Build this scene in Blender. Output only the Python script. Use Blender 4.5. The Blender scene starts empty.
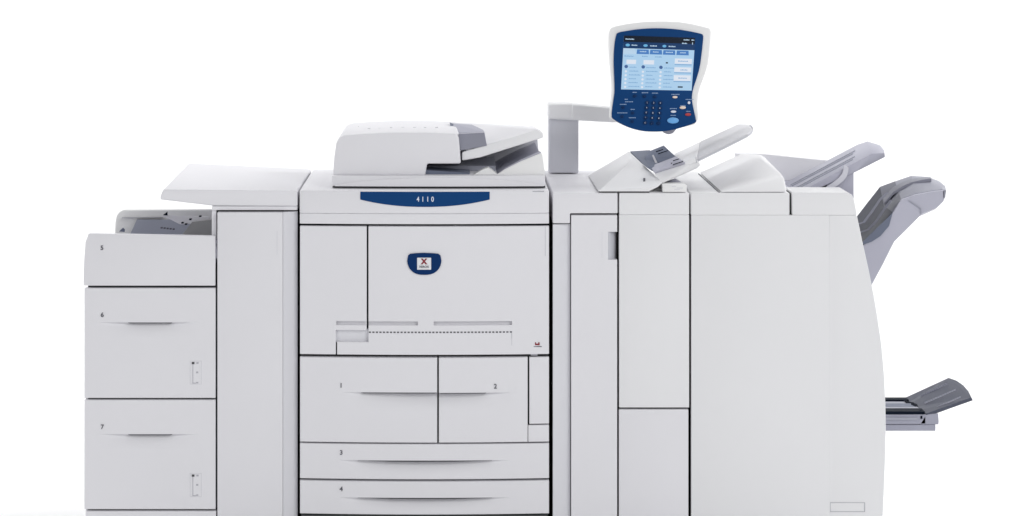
import bpy, bmesh, math
from mathutils import Vector, Matrix
R = math.radians
scene = bpy.context.scene
C = scene.collection

# ---------------------------------------------------------------- camera geometry
D, S = 7.0, 0.003            # distance of the machine fronts, metres per pixel there
VX, VY, FL = 452.0, -48.0, 556.0
CZ = (FL - VY) * S           # camera height

def F(fx, fy, Y=0.0):        # front-elevation units -> world
    return Vector(((fx - VX) * S, Y, (FL - fy) * S))

def P(px, py, Y=0.0):        # a sight line cut at depth Y -> world
    s = (D + Y) / D
    return Vector(((px - VX) * S * s, Y, CZ - (py - VY) * S * s))

# ---------------------------------------------------------------- materials
def mat(name, col, rough=0.45, bump=0.0, var=0.03, scale=60, spec=0.2, emit=None, coat=0.0):
    m = bpy.data.materials.new(name); m.use_nodes = True
    nt = m.node_tree; b = nt.nodes['Principled BSDF']
    b.inputs['Roughness'].default_value = rough
    b.inputs['Specular IOR Level'].default_value = spec
    b.inputs['Coat Weight'].default_value = coat
    tc = nt.nodes.new('ShaderNodeTexCoord')
    nz = nt.nodes.new('ShaderNodeTexNoise'); nz.inputs['Scale'].default_value = 4; nz.inputs['Detail'].default_value = 5
    nt.links.new(tc.outputs['Object'], nz.inputs['Vector'])
    mx = nt.nodes.new('ShaderNodeMix'); mx.data_type = 'RGBA'
    mx.inputs[6].default_value = (*[c * (1 - var) for c in col], 1)
    mx.inputs[7].default_value = (*[min(1, c * (1 + var)) for c in col], 1)
    nt.links.new(nz.outputs['Fac'], mx.inputs[0])
    nt.links.new(mx.outputs[2], b.inputs['Base Color'])
    if bump:
        n2 = nt.nodes.new('ShaderNodeTexNoise'); n2.inputs['Scale'].default_value = scale * 12; n2.inputs['Detail'].default_value = 3
        nt.links.new(tc.outputs['Object'], n2.inputs['Vector'])
        bp = nt.nodes.new('ShaderNodeBump'); bp.inputs['Strength'].default_value = bump; bp.inputs['Distance'].default_value = 0.0006
        nt.links.new(n2.outputs['Fac'], bp.inputs['Height']); nt.links.new(bp.outputs[0], b.inputs['Normal'])
    if emit:
        b.inputs['Emission Color'].default_value = (*emit[0], 1); b.inputs['Emission Strength'].default_value = emit[1]
    return m

M = {}
M['body'] = mat('off_white_plastic', (.775, .77, .80), .5, .25, .012)
M['body2'] = mat('finisher_plastic', (.80, .80, .815), .5, .25, .012)
M['white'] = mat('white_plastic', (.83, .83, .83), .45, .2, .01)
M['grey'] = mat('grey_plastic', (.36, .37, .43), .5, .2, .03)
M['tip'] = mat('tray_tip_plastic', (.66, .66, .69), .5, .25, .012)
M['strip'] = mat('cool_white_plastic', (.72, .72, .755), .5, .25, .012)  # darker tone stands in for shading on the edge strips and recess
M['post'] = mat('post_grey_plastic', (.61, .615, .66), .5, .2, .03)
M['ramp'] = mat('warm_grey_plastic', (.33, .33, .33), .5, .2, .03)
M['lav2'] = mat('pale_lavender_plastic', (.62, .62, .68), .5, .2, .02)
M['stack'] = mat('tray_surface_plastic', (.19, .195, .25), .4, .2, .02)
M['lav'] = mat('lavender_grey_plastic', (.46, .46, .54), .45, .2, .02)
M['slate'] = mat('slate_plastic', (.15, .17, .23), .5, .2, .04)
M['flap'] = mat('flap_slate_plastic', (.085, .092, .125), .5, .2, .04)
M['dark'] = mat('dark_chassis', (.085, .085, .09), .8, spec=.05)
M['black'] = mat('black_rubber', (.006, .010, .020), .6, spec=.06)
M['line'] = mat('handle_grip_grey', (.13, .13, .145), .6)  # paints the shaded slot under drawer grips; also vents and seams
M['guide'] = mat('guide_grey_plastic', (.27, .275, .33), .45, .2, .03)
M['bracket'] = mat('bracket_grey_plastic', (.36, .365, .44), .4, .2, .03)
M['plate'] = mat('plate_grey_plastic', (.39, .41, .48), .45, .2, .03)
M['deep2'] = mat('tray_bend_plastic', (.19, .195, .24), .45, .2, .03)  # middle step of the painted shade in the stacker tray
M['deep'] = mat('tray_channel_plastic', (.055, .062, .09), .45, .2, .03)  # darkest step of the painted shade, nearest the machine
M['ext'] = mat('tray_extension_plastic', (.31, .315, .38), .45, .2, .02)  # lightest step, where the painted tray shade ends
M['ink'] = mat('grey_print', (.12, .12, .14), .6)
M['faint'] = mat('pale_grey_print', (.48, .48, .52), .6)
M['blue'] = mat('blue_panel', (.0065, .051, .175), .6, .1, .04, spec=.08)
M['navy'] = mat('navy_badge', (.004, .030, .12), .6, .1, .04, spec=.08)
M['btn'] = mat('navy_button', (.005, .028, .10), .5, 0, .04, spec=.1)
M['silver'] = mat('pale_lettering', (.72, .76, .86), .4)
M['badge'] = mat('badge_white', (.78, .78, .80), .4)
M['red'] = mat('red_print', (.24, .035, .045), .5)
M['redbtn'] = mat('red_button', (.45, .06, .07), .4)
M['amber'] = mat('pale_amber_button', (.85, .70, .60), .4)
M['start'] = mat('light_blue_button', (.16, .42, .80), .35)
M['text'] = mat('panel_lettering', (.30, .42, .62), .5)
def scr(name, c, k=1.0):
    return mat(name, tuple(v * .15 for v in c), .25, 0, 0, emit=(c, k))
M['s_base'] = scr('screen_light_blue', (.46, .69, .92), .76)
M['s_dark'] = scr('screen_black_header', (.004, .012, .03), .5)
M['s_navy'] = scr('screen_navy_row', (.006, .045, .15), .7)
M['s_tab'] = scr('screen_tab_blue', (.09, .27, .68), .62)
M['s_white'] = scr('screen_white', (.80, .86, .96), .76)
M['s_row'] = scr('screen_row_blue', (.28, .50, .79), .7)
M['s_ink'] = scr('screen_ink', (.09, .19, .46), .55)
M['s_cyan'] = scr('screen_cyan_icon', (.17, .5, .82), .72)
M['s_pale'] = scr('screen_pale_rows', (.55, .74, .93), .74)

def backdrop_mat():
    m = mat('white_seamless_paper', (.93, .93, .93), .9, 0, .004, spec=.05)
    return m

# ---------------------------------------------------------------- mesh helpers
def bevel(bm, w, seg=2, ang=28):
    if w <= 0: return bm
    bmesh.ops.remove_doubles(bm, verts=bm.verts, dist=1e-6)
    bm.normal_update()
    es = [e for e in bm.edges if len(e.link_faces) == 2 and e.calc_face_angle(0) > R(ang)]
    if es: bmesh.ops.bevel(bm, geom=es, offset=w, segments=seg, affect='EDGES', clamp_overlap=True, profile=.5)
    return bm

def poly3(front, back):
    bm = bmesh.new()
    a = [bm.verts.new(v) for v in front]; b = [bm.verts.new(v) for v in back]
    n = len(a)
    bm.faces.new(a); bm.faces.new(list(reversed(b)))
    for i in range(n):
        j = (i + 1) % n
        bm.faces.new((a[j], a[i], b[i], b[j]))
    bmesh.ops.recalc_face_normals(bm, faces=bm.faces)
    return bm

def prism(pts, y0, y1, bev=.0015, seg=2, fn=F):
    if fn is P:                      # outline read at depth y0, then a true straight extrusion
        f = [P(x, y, y0) for x, y in pts]
        b = [Vector((v.x, y1, v.z)) for v in f]
    else:
        f = [F(x, y, y0) for x, y in pts]; b = [F(x, y, y1) for x, y in pts]
    return bevel(poly3(f, b), bev, seg)

def rbox(x0, y0, x1, y1, Y0, Y1, bev=.0015, seg=2, fn=F):
    return prism([(x0, y0), (x1, y0), (x1, y1), (x0, y1)], Y0, Y1, bev, seg, fn)

def hull(vs, bev=.0015, seg=2):
    bm = bmesh.new()
    for v in vs: bm.verts.new(v)
    r = bmesh.ops.convex_hull(bm, input=bm.verts)
    junk = [g for g in r['geom_interior'] + r['geom_unused'] if isinstance(g, bmesh.types.BMVert)]
    bmesh.ops.delete(bm, geom=list(set(junk)), context='VERTS')
    bmesh.ops.dissolve_limit(bm, angle_limit=R(2), verts=bm.verts, edges=bm.edges)
    bmesh.ops.recalc_face_normals(bm, faces=bm.faces)
    return bevel(bm, bev, seg)

def merge(*bms):
    out = bmesh.new()
    for b in bms:
        me = bpy.data.meshes.new('t'); b.to_mesh(me); b.free()
        out.from_mesh(me); bpy.data.meshes.remove(me)
    return out

def bow_y(fx, x0=300, x1=548, amt=.016):
    u = (fx - (x0 + x1) / 2) / ((x1 - x0) / 2)
    return -amt * (1 - min(1, u * u))

def bow(bm, x0=300, x1=548, amt=.016, n=16, ylim=.019):
    for i in range(1, n):
        fx = x0 + (x1 - x0) * i / n
        bmesh.ops.bisect_plane(bm, geom=list(bm.verts) + list(bm.edges) + list(bm.faces),
                               plane_co=F(fx, 0), plane_no=(1, 0, 0))
    for v in bm.verts:
        if v.co.y < ylim: v.co.y += bow_y(v.co.x / S + VX, x0, x1, amt)
    return bm

def loft(rings, closed_ends=True):
    bm = bmesh.new()
    vs = [[bm.verts.new(p) for p in r] for r in rings]
    n = len(rings[0])
    for a, b in zip(vs, vs[1:]):
        for i in range(n):
            j = (i + 1) % n
            bm.faces.new((a[i], a[j], b[j], b[i]))
    if closed_ends:
        bm.faces.new(list(reversed(vs[0]))); bm.faces.new(vs[-1])
    bmesh.ops.recalc_face_normals(bm, faces=bm.faces)
    return bm

def world_loc(o):
    v = Vector((0, 0, 0))
    while o: v += o.location; o = o.parent
    return v

def obj(name, bm, m, parent=None, smooth=30, label=None):
    if isinstance(bm, list):                # several separate pieces: one object each
        for b in bm: o = obj(name, b, m, parent, smooth, label)
        return o
    me = bpy.data.meshes.new(name)
    if parent:
        bmesh.ops.translate(bm, verts=bm.verts, vec=-world_loc(parent))
    bm.to_mesh(me); bm.free()
    me.materials.append(M[m] if isinstance(m, str) else m)
    if smooth:
        for p in me.polygons: p.use_smooth = True
        me.set_sharp_from_angle(angle=R(smooth))
    o = bpy.data.objects.new(name, me); C.objects.link(o)
    if parent: o.parent = parent
    if label: o['label'] = label
    return o

def cut(o, bm):
    bmesh.ops.translate(bm, verts=bm.verts, vec=-world_loc(o))
    bmesh.ops.recalc_face_normals(bm, faces=bm.faces)
    me = bpy.data.meshes.new('cutter'); bm.to_mesh(me); bm.free()
    c = bpy.data.objects.new('cutter', me); C.objects.link(c)
    c.location = world_loc(o)
    md = o.modifiers.new('b', 'BOOLEAN'); md.operation = 'DIFFERENCE'; md.solver = 'EXACT'; md.object = c
    dg = bpy.context.evaluated_depsgraph_get(); dg.update()
    new = bpy.data.meshes.new_from_object(o.evaluated_get(dg))
    old = o.data; o.modifiers.clear(); nm = old.name; o.data = new
    bpy.data.meshes.remove(old); new.name = nm
    bpy.data.objects.remove(c); bpy.data.meshes.remove(me)
    for p in new.polygons: p.use_smooth = False

def text_bm(s, size, loc, extrude=.0004, align='CENTER', rot=None, bold=.0, xs=1.0):
    cu = bpy.data.curves.new('txt', 'FONT'); cu.body = s; cu.size = size; cu.extrude = extrude
    cu.align_x = align; cu.align_y = 'CENTER'; cu.offset = bold
    o = bpy.data.objects.new('txt', cu); C.objects.link(o)
    dg = bpy.context.evaluated_depsgraph_get(); dg.update()
    me = bpy.data.meshes.new_from_object(o.evaluated_get(dg))
    bm = bmesh.new(); bm.from_mesh(me)
    bpy.data.objects.remove(o); bpy.data.curves.remove(cu); bpy.data.meshes.remove(me)
    m = Matrix.Translation(loc) @ (rot if rot else Matrix.Rotation(R(90), 4, 'X')) @ Matrix.Diagonal((xs, 1, 1, 1))
    bmesh.ops.transform(bm, matrix=m, verts=bm.verts)
    return bm

def thing(name, label, cat, loc):
    o = bpy.data.objects.new(name, None); C.objects.link(o)
    o.location = loc; o.empty_display_size = .1
    o['label'] = label; o['category'] = cat
    return o

# a drawer front: a relief grid with a scooped finger grip under a straight lip
def relief(x0, y0, x1, y1, grip=None, bowfn=None, edge=.0012, thick=.018):
    """grip = (xa, xb, yh, depth, length)"""
    xs = set(); ys = set()
    e = .5
    for v in (x0, x0 + e, x1 - e, x1): xs.add(v)
    for v in (y0, y0 + e, y1 - e, y1): ys.add(v)
    nx = max(8, int((x1 - x0) / 4))
    for i in range(1, nx): xs.add(x0 + e + (x1 - x0 - 2 * e) * i / nx)
    if grip:
        xa, xb, yh, A, L = grip
        for v in (yh - .12, yh + .12): ys.add(v)
        k = 1.0
        while k <= L + .5 and yh + k < y1 - e: ys.add(yh + k); k += 1
    xs = sorted(xs); ys = sorted(ys)
    def d(x, y):
        r = bowfn(x) if bowfn else 0
        if x in (x0, x1) or y in (y0, y1): r += edge
        if grip and xa < x < xb and y > yh:
            t = (y - yh) / L
            if t < 1:
                u = (x - (xa + xb) / 2) / ((xb - xa) / 2)
                r += A * (1 - u * u) * (1 - t) ** 2
        return r
    bm = bmesh.new()
    g = [[bm.verts.new(F(x, y, d(x, y))) for x in xs] for y in ys]
    for j in range(len(ys) - 1):
        for i in range(len(xs) - 1):
            bm.faces.new((g[j][i], g[j + 1][i], g[j + 1][i + 1], g[j][i + 1]))
    rim = [g[0][i] for i in range(len(xs))] + [g[j][-1] for j in range(1, len(ys))] + \
          [g[-1][i] for i in range(len(xs) - 2, -1, -1)] + [g[j][0] for j in range(len(ys) - 2, 0, -1)]
    bk = [bm.verts.new((v.co.x, thick, v.co.z)) for v in rim]
    n = len(rim)
    for i in range(n):
        j = (i + 1) % n
        bm.faces.new((rim[i], rim[j], bk[j], bk[i]))
    bm.faces.new(list(reversed(bk)))
    bmesh.ops.recalc_face_normals(bm, faces=bm.faces)
    return bm

def lens(xa, xb, y, h, bowfn=None, n=24, Y0=-.0006, Y1=.008, taper=.25):  # dark sliver standing in for the shaded slot under a grip lip
    top, bot = [], []
    for i in range(n + 1):
        u = -1 + 2 * i / n
        x = xa + (xb - xa) * i / n
        hh = h * min(1.0, (1 - abs(u)) / taper + .12)
        b = bowfn(x) if bowfn else 0
        top.append((x, y, b)); bot.append((x, y + hh, b))
    pts = top + bot[::-1]
    return poly3([F(x, yy, b + Y0) for x, yy, b in pts], [F(x, yy, b + Y1) for x, yy, b in pts])

def number(s, fx, fy, Y, parent, size=.019):
    return obj('number', text_bm(s, size, F(fx, fy, Y - .0012), bold=.0004), 'ink', parent, 0)

def box_marks(rects, y0=-.0012, y1=.0004, fn=F, bowfn=None):
    out = []
    for x0, a, x1, b in rects:
        o = bowfn((x0 + x1) / 2) if bowfn else 0
        out.append(rbox(x0, a, x1, b, y0 + o, y1 + o, 0, fn=fn))
    return merge(*out)

def each_mark(rects, *a, **k): return [box_marks([r], *a, **k) for r in rects]

# ================================================================= setting
bm = bmesh.new()
prof = [(-9, 0), (3.2, 0)]
rad = 1.4
for i in range(1, 13):
    a = R(90 * i / 12); prof.append((3.2 + rad * math.sin(a), rad * (1 - math.cos(a))))
prof.append((4.6, 5.0))
fl = bmesh.new()
q = [fl.verts.new(v) for v in ((-9, -9, 0), (9, -9, 0), (9, 3.2, 0), (-9, 3.2, 0))]; fl.faces.new(q)
o = obj('floor', fl, backdrop_mat(), None, 0); o['kind'] = 'structure'
vs = [[bm.verts.new((x, y, z)) for (y, z) in prof[1:]] for x in (-9, 9)]
for i in range(len(vs[0]) - 1):
    bm.faces.new((vs[0][i], vs[1][i], vs[1][i + 1], vs[0][i + 1]))
o = obj('backdrop', bm, backdrop_mat(), None, 60); o['kind'] = 'structure'

# ================================================================= 1. paper feeder (left)
pf = thing('paper_feeder', 'off-white paper feeder cabinet with drawers 5, 6 and 7 under an overhanging roof', 'paper feeder', F(190, FL, .3))
obj('chassis', merge(rbox(87, 285.9, 216, 545, .022, .60, 0), rbox(215.7, 211, 296.5, 545, .043, .62, 0)), 'dark', pf, 0)
obj('side_panel', merge(rbox(84.8, 289, 86.8, 548, .02, .61, .001)), 'body', pf, 0)
obj('base', merge(rbox(85.5, 511.2, 216, 556, .0, .60, .002), rbox(217, 550, 297, 556, .01, .6, .002)), 'body', pf, 0)
# top drawer is an open tray
dr = obj('drawer', prism([(88.5, 233.6), (215.2, 236), (215.2, 285.7), (83.4, 285.7), (83.9, 262), (85.4, 242)], 0, .02, .0018, 3), 'body', pf, 30)
number('5', 102, 248, 0, dr)
bt = obj('bypass_tray', merge(
    rbox(86, 258, 89, 284, .021, .562, .001),                  # low side
    prism([(87.2, 262), (88.2, 244), (89.5, 237), (92.5, 232.6), (97, 230.6), (190, 230.2), (214.2, 231.2), (214.2, 284), (86.5, 284)], .56, .59, .004, 3)), 'white', pf, 30)
obj('tray_floor', rbox(91, 262, 214, 266, .03, .555, .001), 'lav', bt, 0)
obj('tray_plate', hull([P(137, 219.3, .545), P(197, 219.6, .545), P(197, 219.6, .553), P(137, 219.3, .553),
                        P(128, 239, .535), P(192, 239, .535), P(128, 239, .55), P(192, 239, .55)], .001), 'plate', bt, 0)
obj('tray_ledge', hull([P(122, 217.3, .54), P(163, 217.0, .54), P(122, 217.9, .54), P(163, 217.6, .54), P(122, 217.4, .56), P(163, 217.4, .56)], 0), 'faint', bt, 0)
obj('paper_guide', hull([P(163, 215, .43), P(209.5, 216.5, .43), P(211, 221, .43), P(196, 223.5, .43), P(180, 224.5, .43), P(163, 216, .46), P(209.5, 216.5, .46), P(196, 223.5, .46)], .0015), 'body', bt, 0)
obj('tray_ramp', hull([P(192, 222, .40), P(212, 219.5, .40), P(212, 240, .38), P(178, 240, .38), P(192, 222, .43), P(212, 219, .43), P(212, 240, .42)], .0015), 'ramp', bt, 0)
obj('guide_roller', [hull([P(163, 215, .42), P(167.5, 211.5, .42), P(167.6, 215.5, .42), P(165, 215, .44), P(167.5, 211.5, .44)], 0)] +
    [rbox(x - 1.2, y - .7, x + 1.2, y + .7, .385, .40, .001, fn=P) for x, y in ((182.3, 223), (185.8, 224.3), (190.2, 219.5), (200, 216.4))], 'black', bt, 0)
obj('latch', hull([P(119, 231.5, .4), P(123, 227.5, .4), P(125, 229.5, .4), P(124.5, 232, .4), P(119, 231.5, .42), P(123, 227.5, .42), P(125, 231, .42)], .001), 'slate', bt, 0)
obj('tray_label', box_marks([(160.5 + i * 3.0, 227.1 + .35 * i, 162.6 + i * 3.0, 228.6 + .35 * i) for i in range(5)], .372, .378, fn=P), 'ink', bt, 0)
def gauge(parent, x, y, h):
    obj('paper_gauge', merge(box_marks([(x + 1.9, y + 1, x + 4.4, y + 3)], -.002)), 'dark', parent, 0)
    obj('gauge_scale', box_marks([(x + 2.6, y + 3, x + 3.1, y + h - .6), (x + 2.6, y + h - 1.1, x + 6, y + h - .6), (x + 6.4, y + 1.2, x + 8.6, y + 2.8),
                       (x + 6.2, y + h * .46, x + 8.2, y + h * .46 + 1.6), (x + 6.2, y + h - 2, x + 8.2, y + h - .8)]), 'faint', parent, 0)
    obj('gauge_window', box_marks([(x, y, x + 11.5, y + .3), (x, y + h, x + 11.5, y + h + .3), (x, y, x + .3, y + h), (x + 11.2, y, x + 11.5, y + h)], -.0008), M['gaugeline'], parent, 0)
M['gaugeline'] = mat('gauge_outline', (.70, .70, .735), .5)
for n, (a, b, hy, ny, gy) in {'6': (288.2, 398.0, 322.6, 315, 361), '7': (400.0, 509.2, 434.4, 427, 473.5)}.items():
    dr = obj('drawer', relief(84.4, a, 215.4, b, (100, 196, hy, .018, 15)), 'body', pf, 30)
    obj('handle', merge(lens(128, 172.5, hy - .1, .95, taper=.05)), 'line', dr, 0)  # shade of the grip slot, set as a dark strip
    number(n, 102.3, ny, 0, dr)
    gauge(dr, 190, gy, 23)
# tower
obj('tower_door', rbox(217.3, 212.4, 282.7, 549, 0, .03, .002, 3), 'body', pf, 30)
obj('edge_strip', prism([(282.9, 212.4), (296.9, 212.4), (296.9, 549), (282.9, 549)], .004, .04, 0), 'strip', pf, 0)  # coloured darker to imitate the weaker light on this edge
es = bpy.context.scene.collection.objects[-1]
for v in es.data.vertices:
    if v.co.x + world_loc(pf).x > F(290, 0).x and v.co.y + world_loc(pf).y < .02: v.co.y += .024
obj('door_grip', box_marks([(276.8, 231, 277.3, 255)], -.0006), 'gaugeline', pf, 0)
obj('corner_post', rbox(211, 209.5, 215.6, 236.2, .022, .5, .001), 'body', pf, 0)
roof = obj('roof', poly3([F(163.3, 189.3, -.002), F(297.3, 190.6, -.002), F(297.3, 206.4, .006), F(212.5, 206.0, .006), F(160.0, 199.8, .006), F(160.3, 196.8, 0)],
                         [F(164.2, 182.6, .64), F(298.0, 189.0, .64), F(298.0, 206, .64), F(212.5, 205, .64), F(161, 199, .64), F(161, 196, .64)]), 'body', pf, 30)
me = roof.data; b_ = bmesh.new(); b_.from_mesh(me); bevel(b_, .004, 3); b_.to_mesh(me); b_.free()
for p in me.polygons: p.use_smooth = True
me.set_sharp_from_angle(angle=R(30))
obj('roof_rail', rbox(211.5, 206.6, 297, 210.6, .014, .60, .001), 'body', pf, 0)

# ================================================================= 2. printer
pr = thing('printer', 'off-white printer engine with blue 4110 banner, document feeder on top and four numbered trays', 'printer', F(424, FL, .3))
obj('chassis', rbox(300.6, 226, 548.2, 545, .021, .64, .002), 'dark', pr, 0)
obj('base', rbox(301, 515.2, 547, 556, .004, .62, .002), 'dark', pr, 0)
deck = obj('top_deck', merge(bow(rbox(299.6, 190.2, 549.0, 213.2, -.002, .66, .004, 3), ylim=.05), bow(rbox(299.8, 213.4, 549.0, 223.6, .0005, .66, .001), ylim=.05)), 'body', pr, 30)
def arc_pts(xa, xb, ytop, yend, ymid, n=20):
    p = [(xa, ytop), (xb, ytop)]
    for i in range(n + 1):
        u = 1 - 2 * i / n
        p.append(((xa + xb) / 2 + u * (xb - xa) / 2, yend + (ymid - yend) * (1 - abs(u) ** 2.2)))
    return p
ban = obj('banner', bow(prism(arc_pts(360.5, 489.6, 191.2, 199, 206.2), -.0045, .001, .0008, 1)), 'blue', pr, 0)
bm = merge(*[text_bm(ch, .0205, F(x, 198.7, bow_y(x) - .005), bold=.0004, xs=.8) for ch, x in zip('4110', (418.1, 422.9, 427.8, 432.6))])
obj('lettering', bm, 'silver', ban, 0)
obj('nameplate', box_marks([(532.5, 190.6, 544, 191.7)], -.0035, .001, bowfn=bow_y), 'faint', pr, 0)

# doors
sd = obj('side_door', bow(prism([(300.0, 226), (366.8, 226), (366.8, 329.6), (335.9, 329.6), (335.9, 354), (300.0, 354)], 0, .02, .0012)), 'body', pr, 0)
fd = obj('front_door', bow(prism([(368.6, 226), (549.0, 226), (549.0, 354), (337.2, 354), (337.2, 341.4), (368.6, 341.4)], 0, .02, .0012)), 'body', pr, 0)
cut(sd, bow(rbox(336.4, 320.6, 375, 324.6, -.03, .013, 0), ylim=.05))
cut(fd, merge(bow(rbox(360, 320.6, 418, 324.6, -.03, .013, 0), ylim=.05)))
cut(fd, merge(bow(rbox(433.8, 320.6, 512, 324.6, -.03, .013, 0), ylim=.05)))
obj('pull_recess', bow(rbox(335, 329, 370, 342.5, .0145, .0215, 0, 3), ylim=.0195), 'strip', pr, 30)
obj('vent', box_marks([(369 + i * 3.52, 330.8, 371.1 + i * 3.52, 332.2) for i in range(41)], -.0008, .002, bowfn=bow_y), 'line', fd, 0)
obj('flap_groove', box_marks([(511.4, 332, 511.9, 338), (511.6, 338, 511.9, 345)], -.0005, .002, bowfn=bow_y), 'faint', fd, 0)
obj('door_grip', box_marks([(545.0, 226.4, 545.4, 256)], -.0006, .002, bowfn=bow_y), 'faint', fd, 0)
# badge
pts = [(408.2, 254.6), (410.3, 253), (416, 252.4), (424, 252.1), (432, 252.4), (438.2, 253), (440.4, 254.6)]
for i in range(1, 24):
    a = math.pi * i / 24
    c, s = math.cos(a), math.sin(a)
    x = 424.4 + 17.2 * (abs(c) ** .8) * (1 if c > 0 else -1); y = 258.2 + 15.8 * (s ** .85) - (1 - s) * 1.0
    pts.append((x, y))
yb = bow_y(424)
bd = obj('badge', prism(pts, yb - .004, yb + .004, .001, 2), 'navy', pr, 0)
pl = obj('badge_plate', rbox(417.2, 256.8, 431.2, 268.8, yb - .0052, yb, .0012), 'badge', bd, 0)
obj('emblem', merge(text_bm('X', .0215, F(424.1, 260.8, yb - .0056), bold=.0013), ), 'red', bd, 0)
obj('emblem_lettering', text_bm('XEROX', .0088, F(424.1, 265.9, yb - .0056), bold=.0002), 'ink', bd, 0)
lg = [(534.9, 342.2), (536, 342.0), (536, 343.4), (538.2, 343.4), (538.2, 342), (539.6, 342.4), (539.6, 345.0), (534.9, 345.0)]
lm = prism(lg, bow_y(537) - .0008, .002, 0)
obj('red_mark', lm, 'red', fd, 0)
obj('red_mark_lettering', box_marks([(532.6, 346.1, 541.6, 346.8)], -.0008, .002, bowfn=bow_y), 'ink', fd, 0)
obj('door_catch', box_marks([(530.8, 354.3, 537.6, 355.8)], .004, .01), 'faint', pr, 0)
# trays
t = obj('drawer', relief(300.0, 357.0, 437.2, 441.6, (345, 540, 391.7, .036, 19), bow_y), 'body', pr, 30); number('1', 341.2, 385, bow_y(341), t)
obj('handle', lens(361, 437, 391.6, .95, bow_y, taper=.06), 'line', t, 0)  # dark strip painting the shaded gap below the lip
t = obj('drawer', relief(438.9, 357.0, 527.6, 441.6, (330, 512, 392.1, .036, 19), bow_y), 'body', pr, 30); number('2', 495.3, 385.8, bow_y(495), t)
obj('handle', lens(439, 486.5, 392.0, .9, bow_y, taper=.06), 'line', t, 0)  # same painted slot shade, continued on this drawer
obj('side_cover', bow(rbox(529.3, 357.0, 549.0, 423.6, 0, .018, .0012)), 'body', pr, 30)
obj('lower_cover', bow(rbox(528.2, 425.0, 549.0, 441.6, 0, .018, .0012)), 'body', pr, 30)
for n, a, b, hy, ny in (('3', 443.2, 478.2, 459.6, 452), ('4', 480.4, 513.4, 496.8, 488.4)):
    t = obj('drawer', relief(300.0, a, 549.0, b, (340, 508, hy, .034, 16), bow_y), 'body', pr, 30); number(n, 341.4, ny, bow_y(341), t)
    obj('handle', lens(358, 492, hy - .1, 1.1, bow_y, taper=.6), 'line', t, 0)  # grip slot shadow drawn as a tapering dark strip

# document feeder on the deck
df = obj('document_feeder', merge(
    bow(rbox(331.3, 177.2, 545.8, 188.0, .055, .60, .003, 3), 332, 546, .012, 12, .07),
    prism([(331.8, 177.6), (332.4, 167), (333.2, 158), (335.0, 145), (337.5, 139.6), (343, 137.0), (366, 135.2), (394, 134.0), (430, 134.2), (456.6, 135.4), (459.0, 140), (461.0, 165.8), (426.8, 165.8), (425, 177.6)], .068, .56, .006, 3)
), 'body', pr, 35)
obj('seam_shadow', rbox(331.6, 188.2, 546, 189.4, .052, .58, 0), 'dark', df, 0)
obj('cover_seam', hull([P(354.6, 134.2, .12), P(355.2, 134.2, .12), P(358.8, 126.2, .40), P(358.2, 126.2, .40), P(354.6, 134.8, .12), P(358.2, 126.9, .40)], 0), 'line', df, 0)
obj('front_trim', bow(prism([(334, 187.9)] + [(334 + 210.5 * i / 16, 187.0 - 8.2 * (1 - (2 * i / 16 - 1) ** 2) ** .8) for i in range(17)] + [(544.5, 187.9)], .048, .0565, .0015, 1), 332, 546, .012, 12, .07), 'body', df, 0)
# pictograms on the lid (grey icons)
lid = []
for i, x in enumerate((366, 377, 389, 401, 413, 424, 436)):
    yy = 135.2 - .0 if x < 380 else 134.3
    z = F(x, 134.9 if x < 380 else 134.0).z + .0004
    X = F(x, 0).x
    lid.append(hull([Vector((X + dx, .26 + dy, z + dz)) for dx in (-.0045, .0045) for dy in (-.005, .005) for dz in (-.003, .0006)], 0))
obj('pictogram', lid, 'gaugeline', df, 0)
# input tray, rising to the right
obj('input_tray', merge(
    hull([P(462, 152, .09), P(488, 146, .09), P(537, 129.5, .09), P(543, 132.5, .09), P(543.4, 137.6, .09), P(493, 153.2, .09), P(480, 157.6, .09), P(462, 160.6, .09),
          P(462, 152, .135), P(488, 146, .135), P(537, 129.5, .135), P(543, 132.5, .135), P(543, 137, .135), P(493, 153, .135), P(462, 160, .135)], .004, 3)), 'body2', df, 35)
obj('input_tray_surface', hull([P(470, 151, .12), P(488, 147, .12), P(538, 130.5, .12), P(446, 121.8, .52), P(484, 123.4, .52), P(534, 126.2, .52),
          P(470, 156, .12), P(538, 136, .12), P(446, 126, .52), P(534, 131, .52), P(541, 130.5, .3), P(541, 135, .3)], .002, 3), 'body', df, 35)
obj('paper_guide', hull([P(458.4, 133.6, .095), P(484.4, 132.2, .095), P(487.0, 145.6, .085), P(460.2, 150.6, .085), P(458.4, 133.6, .14), P(484.4, 132.2, .14), P(487, 145.6, .14), P(460, 150.6, .14)], .002, 3), 'guide', df, 0)
obj('rear_guide', hull([P(452, 123.2, .40), P(480.5, 125.2, .40), P(484.5, 132.0, .26), P(457, 133.0, .26), P(452, 124.5, .42), P(480.5, 126.5, .42), P(484, 134, .27), P(457, 135, .27)], .0015), 'bracket', df, 0)
obj('guide_edge', hull([P(458.6, 133.4, .094), P(484.4, 131.9, .094), P(484.4, 132.6, .093), P(458.6, 134.1, .093), P(458.6, 133.4, .10), P(484.4, 132, .10)], 0), 'lav2', df, 0)
obj('guide_knob', hull([P(449.6, 122.4, .40), P(464, 127.4, .36), P(451, 128.6, .34), P(465.5, 129.8, .34), P(449.6, 122.4, .44), P(464, 127.4, .40), P(451, 128.6, .4)], .001), 'slate', df, 0)
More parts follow.
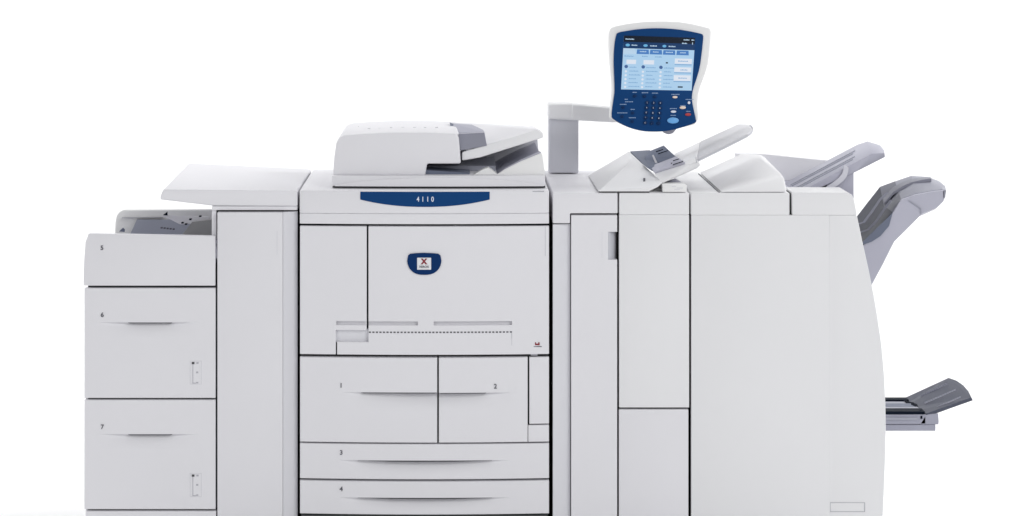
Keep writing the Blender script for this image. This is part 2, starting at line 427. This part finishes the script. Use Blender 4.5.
# exit slot and output tray
obj('exit_slot', prism([(426, 166.2), (461.2, 166.2), (461.2, 146), (500, 143.5), (538, 144), (543, 147), (546, 177.1), (426, 177.1)], .50, .53, .001), 'post', df, 0)
obj('slot_ledge', rbox(425.6, 172, 497, 177.1, .20, .499, .001), 'grey', df, 0)
obj('slot_floor', prism([(425.4, 173), (470, 175.8), (470, 177.1), (425.2, 177.1)], .09, .2, .001), 'slate', df, 0)
obj('output_tray', prism([(497, 177.2), (505, 172), (522, 163.5), (541.5, 155.5), (543.5, 156.5), (546.2, 177.2)], .075, .085, .001, 2), 'white', df, 30)
obj('output_tray_surface', prism([(497.5, 177.2), (505.5, 172.3), (522, 164), (541, 156.2), (544.5, 177.2)], .104, .50, .001), 'bracket', df, 30)
obj('output_rim', prism([(498, 177.2), (505.5, 171.0), (522, 162.2), (540.4, 153.8), (542.5, 155.0), (544.5, 177.2)], .086, .103, .002), 'lav', df, 30)
obj('output_stop', prism([(474, 177.1), (483, 172.0), (488.5, 170.0), (492, 172), (498, 177.1)], .078, .12, .001), 'white', df, 0)

# ================================================================= 3. transport module
tm = thing('transport_module', 'narrow off-white transport module with a recessed grey handle, right of the printer', 'printer module', F(585, FL, .3))
obj('chassis', rbox(553, 214, 617.2, 545, .082, .70, .002), 'dark', tm, 0)
obj('base', rbox(553, 549, 617, 556, .01, .68, .002), 'body', tm, 0)
obj('top_cover', prism([(552.8, 193), (617.6, 193), (617.6, 213.4), (570.0, 213.4), (570.0, 223.4), (552.8, 223.4)], 0, .72, .003, 3), 'body', tm, 30)
dn = obj('door', rbox(571.2, 215.2, 617.2, 548, 0, .033, .0018, 3), 'body', tm, 30)
cut(dn, rbox(608.0, 231.8, 620, 259.8, -.01, .05, 0))
sc = []
for i in range(7):
    a = i / 6
    sc.append([F(608.0 + 9.2 * a, 231.8, .002 + .034 * a ** 1.3), F(608.0 + 9.2 * a, 259.8, .002 + .034 * a ** 1.3), F(608.0 + 9.2 * a, 259.8, .08), F(608.0 + 9.2 * a, 231.8, .08)])
obj('handle', loft(sc), 'post', dn, 40)
obj('door_grip', box_marks([(601.8, 232, 602.2, 258)], -.0006), 'gaugeline', dn, 0)
st = obj('edge_strip', rbox(553.0, 224.8, 570.4, 548, .004, .034, 0), 'strip', tm, 0)  # shading beside the door put into the darker strip colour
for v in st.data.vertices:
    if v.co.x + world_loc(tm).x > F(562, 0).x and v.co.y + world_loc(tm).y < .02: v.co.y += .016

# ================================================================= 4. sheet inserter
si = thing('sheet_inserter', 'off-white cabinet with a sloped inserter head and long raised tray on its top', 'sheet inserter', F(654, FL, .3))
obj('chassis', rbox(618.8, 216, 689.4, 545, .022, .70, .002), 'dark', si, 0)
obj('base', rbox(619, 549, 689, 556, .01, .68, .002), 'body', si, 0)
obj('top_cover', rbox(619.2, 193, 689.2, 214.8, 0, .72, .003, 3), 'body2', si, 30)
obj('upper_door', rbox(619.2, 214.9, 689.2, 407.6, .001, .021, .0014), 'body2', si, 30)
obj('lower_door', rbox(619.0, 409.6, 688.4, 548, .0005, .021, .0014), 'body', si, 30)
hd = obj('inserter_head', hull([P(598.5, 191.4, .0), P(588.4, 175.2, .53), P(629, 151.4, .53), F(643, 166.0, .3), P(662.4, 182.6, .04), P(648.6, 191.4, .0), P(658, 186.8, .0),
               F(648, 192.2, .53), F(598.6, 192.4, .53)], .006, 3), 'body2', si, 32)
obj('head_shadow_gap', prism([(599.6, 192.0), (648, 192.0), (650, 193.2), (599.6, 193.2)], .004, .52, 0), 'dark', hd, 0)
obj('indicator', hull([P(x, y, Y + d) for x in (643.3, 645.2) for y, Y in ((178.0, .086), (181.6, .062)) for d in (-.004, .03)], 0), 'ink', hd, 0)
obj('feed_slot', hull([P(630, 151.2, .50), P(650, 150, .46), P(660, 166, .17), P(652, 171, .13), P(631, 154, .5), P(650, 153, .47), P(660, 172, .17), P(646, 167, .165)], .001), 'slate', si, 0)
# tray: slab of constant slope, with a narrower tip
obj('tray', hull([P(655, 173, .12), P(690, 164.6, .08), P(696.6, 162.4, .085), P(696.6, 157.0, .085), P(684, 162.6, .08), P(676, 153, .42), P(700, 141.8, .42), P(700, 143.4, .42),
                  P(655, 168, .4), P(660, 172, .4), P(698, 158, .2), P(698, 154, .2)], .003, 3), 'body2', si, 0)
obj('tray_tip', hull([P(696, 162.2, .105), P(740, 140.8, .105), P(748, 136.6, .11), P(751.6, 133.6, .13), P(753.2, 130.4, .19), P(752.2, 127.4, .27), P(749.6, 125.4, .33), P(746, 124.2, .38), P(738, 124.0, .41), P(700, 141.6, .41),
          P(696, 158.6, .10), P(740, 137.2, .10), P(748, 133.4, .105), P(752.2, 129.2, .17), P(738, 126.6, .42), P(700, 144, .42)], .003, 3), 'tip', si, 30)
lip = []
for (x, y, Y) in ((697, 161.9, .103), (718, 151.6, .103), (740, 140.6, .103), (748, 136.3, .108), (751.7, 133.2, .128), (753.3, 130.2, .188), (752.4, 127.2, .268), (749.8, 125.2, .328)):
    lip.append([P(x, y - .9, Y - .002), P(x, y + .5, Y - .002), P(x - .4, y + .5, Y + .006), P(x - .4, y - .9, Y + .006)])
obj('tray_lip', loft(lip), 'post', si, 30)
obj('tray_notch', hull([P(695.6, 156.9, .084), P(696.3, 156.6, .084), P(696.9, 162.8, .084), P(696.1, 162.9, .084), P(695.8, 157, .09), P(696.6, 162.6, .09)], 0), 'faint', si, 0)
obj('paper_guide', hull([P(648.4, 151.4, .36), P(663.8, 145.2, .36), P(676, 156.4, .24), P(650.5, 165.5, .24), P(644, 158, .30), P(649, 153, .37), P(664, 147, .37), P(676, 159, .25), P(651, 168, .25)], .002), 'slate', si, 0)
obj('front_guide', hull([P(649.6, 166.4, .20), P(676.2, 156.2, .20), P(685.2, 162.4, .07), P(655.2, 171.6, .07), P(649.6, 168, .205), P(676.2, 158, .205), P(685.2, 164, .08), P(655.2, 173.6, .08)], .001), 'lav', si, 0)
obj('guide_mark', [hull([P(x + dx, y + dy - dx * .33, Y) for dx in (-w, w) for dy in (-.5, .5) for Y in (Y0, Y0 + .004)], 0)
     for x, y, w, Y0 in ((659.5, 150.6, 3.6, .292), (663, 152.2, 5.0, .268), (676, 159.8, 3.2, .118), (678, 163.0, 5.2, .075), (671.6, 163.2, .7, .09))], 'black', si, 0)
obj('guide_strip', hull([P(652, 155.2, .3), P(653.6, 154.6, .3), P(657.4, 162.6, .225), P(655.2, 163.2, .225), P(652, 156.2, .31), P(657.4, 163.6, .235)], 0), 'faint', si, 0)
obj('tray_bracket', hull([P(661.6, 183.6, .05), P(654, 172.6, .085), P(684, 163.8, .085), P(697, 159.5, .09), P(700.5, 165.0, .1), P(697, 168.4, .1), P(690, 170.4, .095), P(684, 172.4, .09), P(661.6, 183.6, .3), P(655, 172.6, .3), P(697, 161, .3), P(690, 169, .3)], .004, 3), 'body2', si, 0)
obj('hinge', hull([P(664.4, 184.2, .12), P(675, 178.4, .3), P(684, 184.0, .12), P(680, 181, .3), P(664, 186, .12), P(684, 187, .12), F(672, 192.4, .3)], .001), 'lav', si, 0)  # grey wedge standing for the shadow gap under the tray bracket
lb = obj('latch_block', rbox(662.8, 185.2, 687.0, 192.4, .006, .09, .002), 'white', si, 30)
obj('latch_label', box_marks([(672, 186.4, 676, 187.2), (677, 187.8, 683, 188.6), (674.5, 189.4, 680, 190.0)], .0052, .008), 'gaugeline', lb, 0)

# ================================================================= 5. finisher
fi = thing('finisher', 'wide off-white finisher with a bulging right side and three grey output trays', 'finisher', F(790, FL, .3))
obj('chassis', rbox(691, 216, 845, 545, .025, .68, .002), 'dark', fi, 0)
edge = [(857.2, 215.3), (863, 243), (868.6, 268), (874.2, 296), (878.2, 320), (881.8, 345), (884.4, 375), (885.8, 405), (886.2, 430), (885.4, 460), (884.2, 490), (882.8, 520), (881.5, 548)]
obj('front_panel', rbox(691.4, 215.3, 829.6, 548, .0015, .024, .0012), 'body2', fi, 30)
ec = obj('end_cover', prism([(829.4, 215.3)] + edge + [(826.6, 548)], .003, .66, .0035, 3), 'body2', fi, 30)
for v in ec.data.vertices:
    pass
obj('base', rbox(691, 549, 880, 556, .01, .66, .002), 'body2', fi, 0)
obj('top_cover', rbox(691.0, 193, 789.6, 215.2, 0, .70, .003, 3), 'body2', fi, 30)
obj('corner_cover', prism([(792.0, 192.4), (848, 192.4), (852.4, 195.2), (854.4, 200.4), (857.0, 215.2), (792.2, 215.2)], 0, .16, .003, 3), 'body2', fi, 30)
obj('gap_liner', rbox(789.8, 194, 793, 215.4, .02, .16, 0), 'dark', fi, 0)
hp = obj('hood', hull([P(719.8, 192.4, .004), P(787.6, 192.4, .004), P(784, 176, .05), P(763, 158.8, .3), P(741, 153.6, .60), P(698.8, 172.8, .60), F(787, 193, .6), F(784, 181, .62), P(763, 155, .6)], .008, 3), 'body2', fi, 32)
obj('cover_seam', prism([(719.2, 192.4), (720.0, 192.4), (720.0, 193.4), (719.2, 193.4)], .008, .6, 0), 'line', fi, 0)
obj('rear_wall', prism([(760, 171), (790, 171.4), (845, 177.0), (862, 178.6), (862, 214), (760, 214)], .60, .63, .002), 'body', fi, 30)
obj('tray_well', rbox(790, 200, 862, 206, .165, .6, .001), 'lav', fi, 0)
def slope(x): return 153.2 + (895.6 - x) * .53
tt = obj('top_tray', hull([F(808, slope(808), .2), F(884, slope(884), .2), F(898, 159.4, .22), F(902.0, 158.0, .29), F(902.4, 155.0, .36), F(895, slope(895), .46), F(886, 158.4, .5), F(808, slope(808), .5),
      F(808, slope(808) + 5, .2), F(868, slope(868) + 10, .2), F(900, 164.0, .24), F(902.6, 162.0, .3), F(900, 159, .44), F(808, slope(808) + 5, .5), F(868, slope(868) + 8, .5)], .002, 2), 'lav', fi, 30)
def on_tray(x, Y, up=.001): v = F(x, slope(x), Y); v.z += up; return v
ribs = []
for Yr, xa, xb in ((.27, 810, 868), (.30, 810, 872), (.37, 810, 874), (.40, 810, 878)):
    ribs.append(hull([on_tray(x, Yr + d, u) for x in (xa, xb) for d in (-.0045, .0045) for u in (.003, -.002)], 0))
obj('groove', ribs, 'grey', tt, 0)
cv = []
for x, y in ((846.5, 166), (846, 170), (844.4, 175), (841, 179.4), (836, 183.4), (829, 188), (824, 191)):
    cv.append([P(x - 2.2, y - 1.6, .186), P(x + 2.2, y + 1.6, .186), P(x + 2.2, y + 1.6, .199), P(x - 2.2, y - 1.6, .199)])
obj('tray_support', loft(cv), 'lav2', fi, 40)
obj('tray_bracket', prism([(838, 190), (848, 184), (858, 181), (865.8, 177), (865.8, 214), (838, 214)], .21, .56, .002), 'lav', fi, 0)

# stacker tray, the shadow in its hollow painted as darker surface pieces
rings = []
data = [((850, 226), (853, 246), (860, 248), (870, 288)),
        ((866, 205), (871, 226), (880, 234), (883.5, 263)),
        ((880, 187.2), (884, 207), (892.5, 213), (894.4, 241)),
        ((895, 181.6), (898, 191.5), (901, 199.5), (908, 227.5)),
        ((911, 176.2), (913, 182.6), (915, 194.5), (921, 214.4)),
        ((928, 177.2), (929, 181.6), (931, 191.6), (937, 207.2)),
        ((939, 181.4), (940, 184), (942.6, 190.2), (943.5, 201))]
for (bx, by), (mx_, my), (fx, fy), (ux, uy) in data:
    rings.append([P(bx, by, .5), P(mx_, my, .34), P(mx_ + .35 * (fx - mx_), my + .25 * (fy - my), .26), P(fx, fy - .5, .15), P(fx + .3, fy + .5, .13), P(ux, uy, .13), P(ux - 1.5, uy + 2, .3), P(bx + 1, by + 12, .5)])
rings.append([P(945.0, 186.2, .42), P(945.4, 187.2, .34), P(945.6, 188, .28), P(946, 190, .18), P(946, 191, .17), P(945, 198, .16), P(944, 197, .3), P(944, 194, .42)])
obj('stacker_tray', loft(rings), 'lav', fi, 24)
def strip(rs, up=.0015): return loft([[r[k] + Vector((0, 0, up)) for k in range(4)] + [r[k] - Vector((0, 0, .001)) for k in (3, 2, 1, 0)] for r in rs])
obj('tray_surface', strip(rings[:3]), 'deep', fi, 24)  # dark colour paints the shadow deep in the hollow
obj('tray_bend', strip(rings[2:4], .0014), 'deep2', fi, 24)  # intermediate tone, shadow fading out along the same surface
obj('tray_extension', strip(rings[3:], .0012), 'ext', fi, 24)  # same tray surface, lighter because the painted shadow stops here
ch = []
for (px, py, Y) in ((884, 202, .36), (893, 191.5, .35), (902, 186.2, .345), (912, 182.3, .34), (922, 180.4, .335), (931, 179.6, .34)):
    w_ = 2.6 * (1 - (px - 884) / 70)
    ch.append([P(px - .4, py - w_, Y + .03) + Vector((0, 0, .006)), P(px + .4, py + w_, Y - .03) + Vector((0, 0, .006)), P(px + .4, py + w_, Y - .03) - Vector((0, 0, .003)), P(px - .4, py - w_, Y + .03) - Vector((0, 0, .003))])
obj('tray_channel', loft(ch), 'guide', fi, 30)  # dark strip painting the shade along the valley crease
obj('tray_rib', [loft([[P(x - 1.1, y, .2), P(x + 1.1, y + .9, .2), P(x + 1.1, y + .9, .215), P(x - 1.1, y, .215)] for x, y in pts_]) for pts_ in
    (((860, 232), (868, 229), (876, 221), (884, 209), (891, 199.5)), ((857, 224), (864, 221.5), (872, 211), (880, 199), (888, 191.5)))], 'guide', fi, 30)
obj('tray_corner', hull([P(943.6, 190.2, .13), P(946.2, 190, .13), P(945.4, 197, .13), P(944, 199, .13), P(944, 191, .16), P(945.8, 191, .16), P(945, 197, .16)], .001), 'guide', fi, 0)
obj('tray_hollow', hull([P(862, 242.5, .128), P(868, 240, .128), P(880, 233.8, .128), P(890, 221, .128), P(892.8, 212.6, .128), P(889, 226, .126), P(880.5, 236, .126), P(872, 241.5, .126), P(864, 244.6, .126)], 0), 'slate', fi, 0)  # slate crescent painting shade inside the front wall
obj('tray_step', merge(hull([P(920.4, 208.6, .126), P(921, 208.4, .126), P(921.4, 214.2, .126), P(920.6, 214.2, .126), P(921, 209, .131), P(921, 214, .131)], 0),
                       hull([P(908.5, 200.2, .126), P(908.5, 200.7, .126), P(920.6, 208.8, .126), P(921, 208.4, .126), P(909, 201, .131), P(920, 208.6, .131)], 0)), 'grey', fi, 0)

# booklet tray (lower)
bk = obj('booklet_tray', merge(
    rbox(872, 414.4, 926, 424.2, .11, .13, .002, fn=P),
    hull([P(919.5, 424.4, .11), P(925.8, 414.6, .11), P(938.2, 413.2, .11), P(938.8, 422.2, .11), P(937.6, 424.4, .11), P(919.5, 424.4, .38), P(925.8, 414.6, .38), P(938.2, 413.2, .38), P(938.4, 424.4, .38)], .002),
    rbox(870, 424.6, 935.6, 431, .115, .40, .002, fn=P)), 'bracket', fi, 0)
obj('tray_bar', [rbox(872, 403.9, 912, 406.6, .31, .35, .001, fn=P), rbox(872, 409.2, 920, 411.4, .18, .22, .001, fn=P), rbox(872, 417.4, 918, 420.4, .106, .112, .001, fn=P)], 'grey', bk, 0)
obj('tray_bed', rbox(872, 406.4, 916, 410.0, .24, .29, .001, fn=P), 'slate', bk, 0)
obj('rear_plate', rbox(872, 401.0, 906, 412, .425, .44, 0, fn=P), 'slate', bk, 0)
obj('tray_roller', [rbox(872, 399.6, 909, 403.4, .36, .40, .002, fn=P), rbox(872, 411.5, 925, 414.3, .108, .16, .001, fn=P),
     hull([P(903.0, 399.8, .36), P(907, 401.6, .34), P(913, 402.4, .29), P(914.6, 405.2, .27), P(908, 405.4, .29), P(913, 402.8, .32)], 0), hull([P(911.5, 402.2, .28), P(917, 404, .25), P(918.4, 407.0, .22), P(910, 406.8, .26), P(915, 404, .30)], 0),
     hull([P(914.4, 409.8, .15), P(921, 410.2, .12), P(925.6, 413.8, .10), P(916, 413.6, .12), P(920, 410.6, .15)], 0),
     rbox(920.8, 416.2, 922.4, 418.8, .105, .112, 0, fn=P)], 'black', bk, 0)
fp = []
top = [(902.8, 398.8, .42), (948.6, 377.8, .42), (956.5, 380.6, .36), (963.4, 385.4, .29), (968.4, 391.2, .21), (971.4, 397.4, .13), (926.0, 413.6, .11), (921, 409.8, .17), (917.6, 410.4, .19), (918.2, 406.4, .24), (915.6, 405.6, .26), (913.6, 402.2, .31), (908.6, 402.4, .36)]
f_ = [P(*v) for v in top]; nrm = Vector((-.42, -.02, .9)).normalized()
obj('tray_flap', poly3(f_, [v - nrm * .010 for v in f_]), 'flap', bk, 0)
def gl(a, b, w=.35):
    d_ = [P(a[0], a[1] - w, a[2]), P(a[0], a[1] + w, a[2]), P(b[0], b[1] - w * .6, b[2]), P(b[0], b[1] + w * .6, b[2])]
    return hull([v + nrm * k for v in d_ for k in (.0005, .003)], 0)
obj('flap_groove', [gl((921, 396.4, .345), (948, 383.8, .345)), gl((925, 403.4, .24), (956, 390.0, .24)), gl((931.5, 410.2, .15), (961, 397.2, .15))], 'lav', bk, 0)
obj('rating_plate', merge(box_marks([(830.4, 502.6, 865, 503.1), (830.4, 511.6, 865, 512.1), (830.4, 502.6, 830.8, 512.1), (864.4, 503, 865.2, 512)], .0018, .006)), 'faint', fi, 0)

# ================================================================= 6. control panel on its post
cp = thing('control_panel', 'dark blue touchscreen control panel with keypad in a white frame, raised on a swing arm', 'control panel', F(564, 193, .64))
obj('post', prism([(548.8, 119), (578.6, 119), (578.6, 173.0), (548.8, 173.0)], .60, .70, .003, 3, fn=P), 'post', cp, 30)
obj('arm', prism([(548.6, 105.2), (551, 104.2), (576, 104.6), (612, 107.8), (640, 109), (640, 122), (612, 122.6), (578.8, 120.6), (548.6, 119.2)], .58, .67, .006, 3, fn=P), 'body2', cp, 30)
obj('arm_cap', rbox(548.2, 104.0, 573.0, 118.9, .575, .68, .006, 3, fn=P), 'body2', cp, 30)
obj('knuckle', hull([P(x, y, Y) for x in (640, 668) for y in (96, 118) for Y in (.36, .66)], .01, 3), 'body2', cp, 30)
Y0, TA = .26, math.tan(R(10))
NV = Vector((0, -math.cos(R(10)), math.sin(R(10))))
def Q(px, py, off=0.0):
    Y = Y0 + (80 - py) * S * TA
    return P(px, py, Y) + NV * off
def zc(pts, ox=600, oy=15, k=4.125): return [(ox + x / k, oy + y / k) for x, y in pts]
def plate(pts, o0, o1, bev=.001, seg=2):
    return bevel(poly3([Q(x, y, o1) for x, y in pts], [Q(x, y, o0) for x, y in pts]), bev, seg)
def smooth_poly(pts, n=5):
    out = []; N = len(pts)
    for i in range(N):
        p0, p1, p2, p3 = (Vector(pts[(i + k) % N]) for k in (-1, 0, 1, 2))
        for j in range(n):
            t = j / n
            v = .5 * ((2 * p1) + (p2 - p0) * t + (2 * p0 - 5 * p1 + 4 * p2 - p3) * t * t + (-p0 + 3 * p1 - 3 * p2 + p3) * t ** 3)
            out.append((v.x, v.y))
    return out
outer = zc([(52, 52), (70, 45), (130, 33), (200, 26), (265, 25), (330, 28), (395, 40), (442, 52), (452, 60), (454, 75), (450, 130), (442, 200), (425, 255), (409, 300), (401, 340), (400, 380), (402, 420), (392, 444), (340, 458), (290, 470), (240, 474), (180, 470), (120, 455), (70, 432), (50, 420), (47, 400), (52, 340), (55, 300), (52, 250), (45, 170), (42, 100), (45, 62)])
outer = [(660 + (x - 660) * 1.024, y) for x, y in outer]
hs = obj('housing', plate(smooth_poly(outer, 3), -.055, 0, .006, 3), 'white', cp, 40)
blue = zc([(76, 73), (110, 66), (150, 60), (200, 56), (250, 55.5), (310, 59), (365, 67), (415, 78), (424, 84), (425, 100), (420, 150), (411, 215), (398, 262), (384, 305), (379, 335), (381, 365), (388, 400), (395, 432), (391, 445), (340, 463), (290, 476), (240, 481), (180, 479), (125, 466), (80, 445), (52, 427), (48, 415), (49, 392), (56, 345), (60, 310), (58, 250), (56, 190), (59, 130), (66, 85)])
fc = obj('face', plate(smooth_poly(blue, 3), -.004, .006, .002, 2), 'blue', cp, 40)
tl, tr, br_, bl = ((623.8, 35.8), (695.0, 38.2), (691.4, 90.8), (620.9, 89.6))
def sc_(u, v):
    a = (tl[0] + (tr[0] - tl[0]) * u, tl[1] + (tr[1] - tl[1]) * u); b = (bl[0] + (br_[0] - bl[0]) * u, bl[1] + (br_[1] - bl[1]) * u)
    return (a[0] + (b[0] - a[0]) * v, a[1] + (b[1] - a[1]) * v)
def srect(u0, v0, u1, v1, o=.0078, th=.0006): return plate([sc_(u0, v0), sc_(u1, v0), sc_(u1, v1), sc_(u0, v1)], o - th, o, 0)
sn = obj('screen', srect(0, 0, 1, 1, .0072, .004), 's_base', cp, 0)
obj('header', srect(0, 0, 1, .115, .0076), 's_dark', sn, 0)
obj('icon_row', srect(0, .115, 1, .235, .0076), 's_navy', sn, 0)
def sell(u, v, a, b, o=.0082, n=14):
    return plate([(sc_(u, v)[0] + a * math.cos(2 * math.pi * i / n), sc_(u, v)[1] + b * math.sin(2 * math.pi * i / n)) for i in range(n)], o - .0006, o, 0)
obj('tab', [plate([sc_(u, .335), sc_(u + .006, .25), sc_(u + .168, .25), sc_(u + .176, .335)], .0072, .0079, 0) for u in (.19, .375, .56, .75)], 's_tab', sn, 0)
obj('active_tab', plate([sc_(0, .34), sc_(0, .235), sc_(.155, .235), sc_(.19, .34)], .0072, .0080, 0), 's_pale', sn, 0)
obj('icon', [sell(.06, .175, 2.2, 1.4), sell(.31, .175, 2.2, 1.3), sell(.575, .175, 2.0, 1.3)], 's_cyan', sn, 0)
def words(u0, v, u1, h=.022, o=.0083):          # a line of small illegible screen lettering
    out = []; u = u0; k = int(u0 * 997 + v * 331)
    while u < u1 - .004:
        w_ = .011 + .006 * ((k * 7) % 3); k += 1
        out.append(srect(u, v - h * (.32 + .2 * (k % 2)), min(u + w_, u1), v + h * .42, o)); u += w_ + .0035
    return merge(*out)
obj('screen_text', [words(*a) for a in ((.025, .065, .15), (.84, .045, .92), (.95, .045, .99), (.82, .112, .89), (.115, .175, .195), (.375, .178, .475), (.635, .178, .73))] + [srect(.962, .09, .972, .13, .0083)], 's_pale', sn, 0)
obj('tab_text', [words(u, .29, u + w_, .02) for u, w_ in ((.235, .09), (.42, .08), (.60, .1), (.80, .08))], 's_pale', sn, 0)
obj('entry_field', [srect(.055, .445, .19, .525), srect(.295, .445, .445, .525)], 's_white', sn, 0)
obj('screen_button', [srect(.735, .40, .975, .50), srect(.735, .565, .975, .655), srect(.735, .715, .975, .82)], 's_white', sn, 0)
obj('button_edge', [srect(.735, .505, .975, .525), srect(.735, .66, .975, .68), srect(.735, .825, .975, .845)], 's_row', sn, 0)
mk = []
for u in (.055, .295, .545):
    for i in range(5): mk.append(sell(u, .665 + .072 * i, 1.2, 1.1))
obj('option_dot', mk, 's_white', sn, 0)
obj('selected_dot', [sell(u, .575, 1.8, 1.7, .0083) for u in (.055, .295, .545)], 's_ink', sn, 0)
obj('option_text', [words(u, .585 + .0715 * i, u + .10 + .03 * ((i * 7 + j) % 3), .02, .0077) for j, u in enumerate((.10, .34, .59)) for i in range(6)] +
     [words(.02, .382, .15), words(.27, .378, .35), words(.45, .382, .55), words(.78, .45, .92, .02, .0086), words(.82, .615, .92, .02, .0086), words(.80, .77, .92, .02, .0086)], 's_row', sn, 0)
obj('screen_mark', [srect(.80, .925, .87, .95), srect(.61, .475, .64, .50)], 's_dark', sn, 0)
def button(px, py, a, b, m, name='button', h=.004):
    n = 16
    pts = [(px + a * math.cos(2 * math.pi * i / n), py + b * math.sin(2 * math.pi * i / n)) for i in range(n)]
    o = obj(name, plate(pts, .005, .006 + h, .0012, 2), m, cp, 40); return o
def prow(px, py, w, h=.45, skew=.03):
    return plate([(px - w, py - h - w * skew), (px + w, py - h + w * skew), (px + w, py + h + w * skew), (px - w, py + h - w * skew)], .0058, .0064, 0)
Z = lambda x, y: (612 + x / 10.32, 85 + y / 10.32)
for x, y in ((232, 118), (332, 120), (438, 124)): button(*Z(x, y), 1.9, 1.5, 'btn')
for x, y in ((110, 236), (210, 292), (100, 330), (205, 380)): button(*Z(x, y), 1.7, 1.5, 'btn')
for r in range(5):
    for c in range(3):
        p = Z(360 + c * 68 - r * 5, 186 + r * 52 + c * 2)
        k = button(*p, 2.1, 1.9, 'btn', 'key')
        if not (r == 4 and c == 2):
            obj('key_number', text_bm('123456789*0#C.'[r * 3 + c], .0068, Q(*p, .0103), extrude=.0003, rot=Matrix.Rotation(R(80), 4, 'X')), 'silver', k, 0)
def caption(px, py, w):                          # a line of small illegible lettering
    out = []; x = px - w; k = int(px * 3 + py)
    while x < px + w:
        ww = .42 + .25 * ((k * 5) % 3); k += 1
        out.append(prow(x + ww / 2, py, ww / 2, .34 + .12 * (k % 2))); x += ww + .22
    return merge(*out)
obj('caption', [caption(*Z(x, y), w) for x, y, w in ((230, 78, 1.9), (335, 82, 2.8), (440, 86, 2.8), (145, 150, 1.6), (175, 175, 4.0), (112, 202, 3.2), (212, 254, 2.2), (102, 290, 4.6), (205, 340, 3.2),
      (652, 100, 3.8), (795, 152, 3.6), (728, 216, 2.4), (630, 246, 3.4), (783, 274, 1.9), (630, 316, 2.6))], 'text', fc, 0)
button(*Z(648, 128), 2.6, 1.2, 'amber'); button(*Z(792, 186), 1.4, 1.5, 'silver', 'button')
button(*Z(728, 236), 3.2, 1.5, 'amber'); button(*Z(632, 278), 2.8, 1.2, 'silver'); button(*Z(782, 307), 3.0, 1.5, 'redbtn', 'stop_button')
button(*Z(627, 369), 5.9, 3.1, 'start', 'start_button')
kb = hull([P(660, 127, .30), P(663, 132.6, .30), P(668, 134.6, .30), P(673, 133.4, .30), P(677.6, 128, .30), P(661, 120, .30), P(677, 120, .30),
           P(664, 132.0, .36), P(668, 133.4, .36), P(674, 130, .36), P(661, 120, .36), P(677, 120, .36)], .004, 3)
obj('pivot_knob', kb, 'lav', cp, 40)

# ================================================================= camera
cam = bpy.data.cameras.new('Camera'); co = bpy.data.objects.new('Camera', cam); C.objects.link(co)
co.location = (0, -D, CZ); co.rotation_euler = (R(90), 0, 0)
cam.sensor_width = 36; cam.lens = 36 * D / (1024 * S)
cam.shift_x = (512 - VX) / 1024; cam.shift_y = -(258 - VY) / 1024
cam.clip_end = 200
scene.camera = co

# ================================================================= light
w = bpy.data.worlds.new('World'); scene.world = w; w.use_nodes = True
w.node_tree.nodes['Background'].inputs[0].default_value = (.97, .98, 1.0, 1)
w.node_tree.nodes['Background'].inputs[1].default_value = .30
K = .33
def area(name, loc, tgt, sx, sy, power, col=(1, 1, 1)):
    power *= K
    l = bpy.data.lights.new(name, 'AREA'); l.shape = 'RECTANGLE'; l.size = sx; l.size_y = sy; l.energy = power; l.color = col
    o = bpy.data.objects.new(name, l); C.objects.link(o); o.location = loc
    d = Vector(tgt) - Vector(loc); o.rotation_euler = d.to_track_quat('-Z', 'Y').to_euler()
area('overhead_softbox', (.2, 1.9, 4.4), (.2, 1.7, 0), 8, 3, 190)
area('front_softbox', (3.4, -5.6, 4.2), (.2, 0, .7), 3, 3, 560)
area('front_fill', (-4.2, -6.5, 2.4), (0, 0, .7), 3, 3, 230)
area('backdrop_lamp', (-4.8, 1.6, 3.6), (-1, 4.2, .6), 2.5, 2, 430)
area('backdrop_lamp', (4.8, 1.6, 3.6), (1, 4.2, .6), 2.5, 2, 430)

scene.view_settings.view_transform = 'Standard'; scene.view_settings.look = 'None'
scene.view_settings.exposure = 0; scene.view_settings.gamma = 1
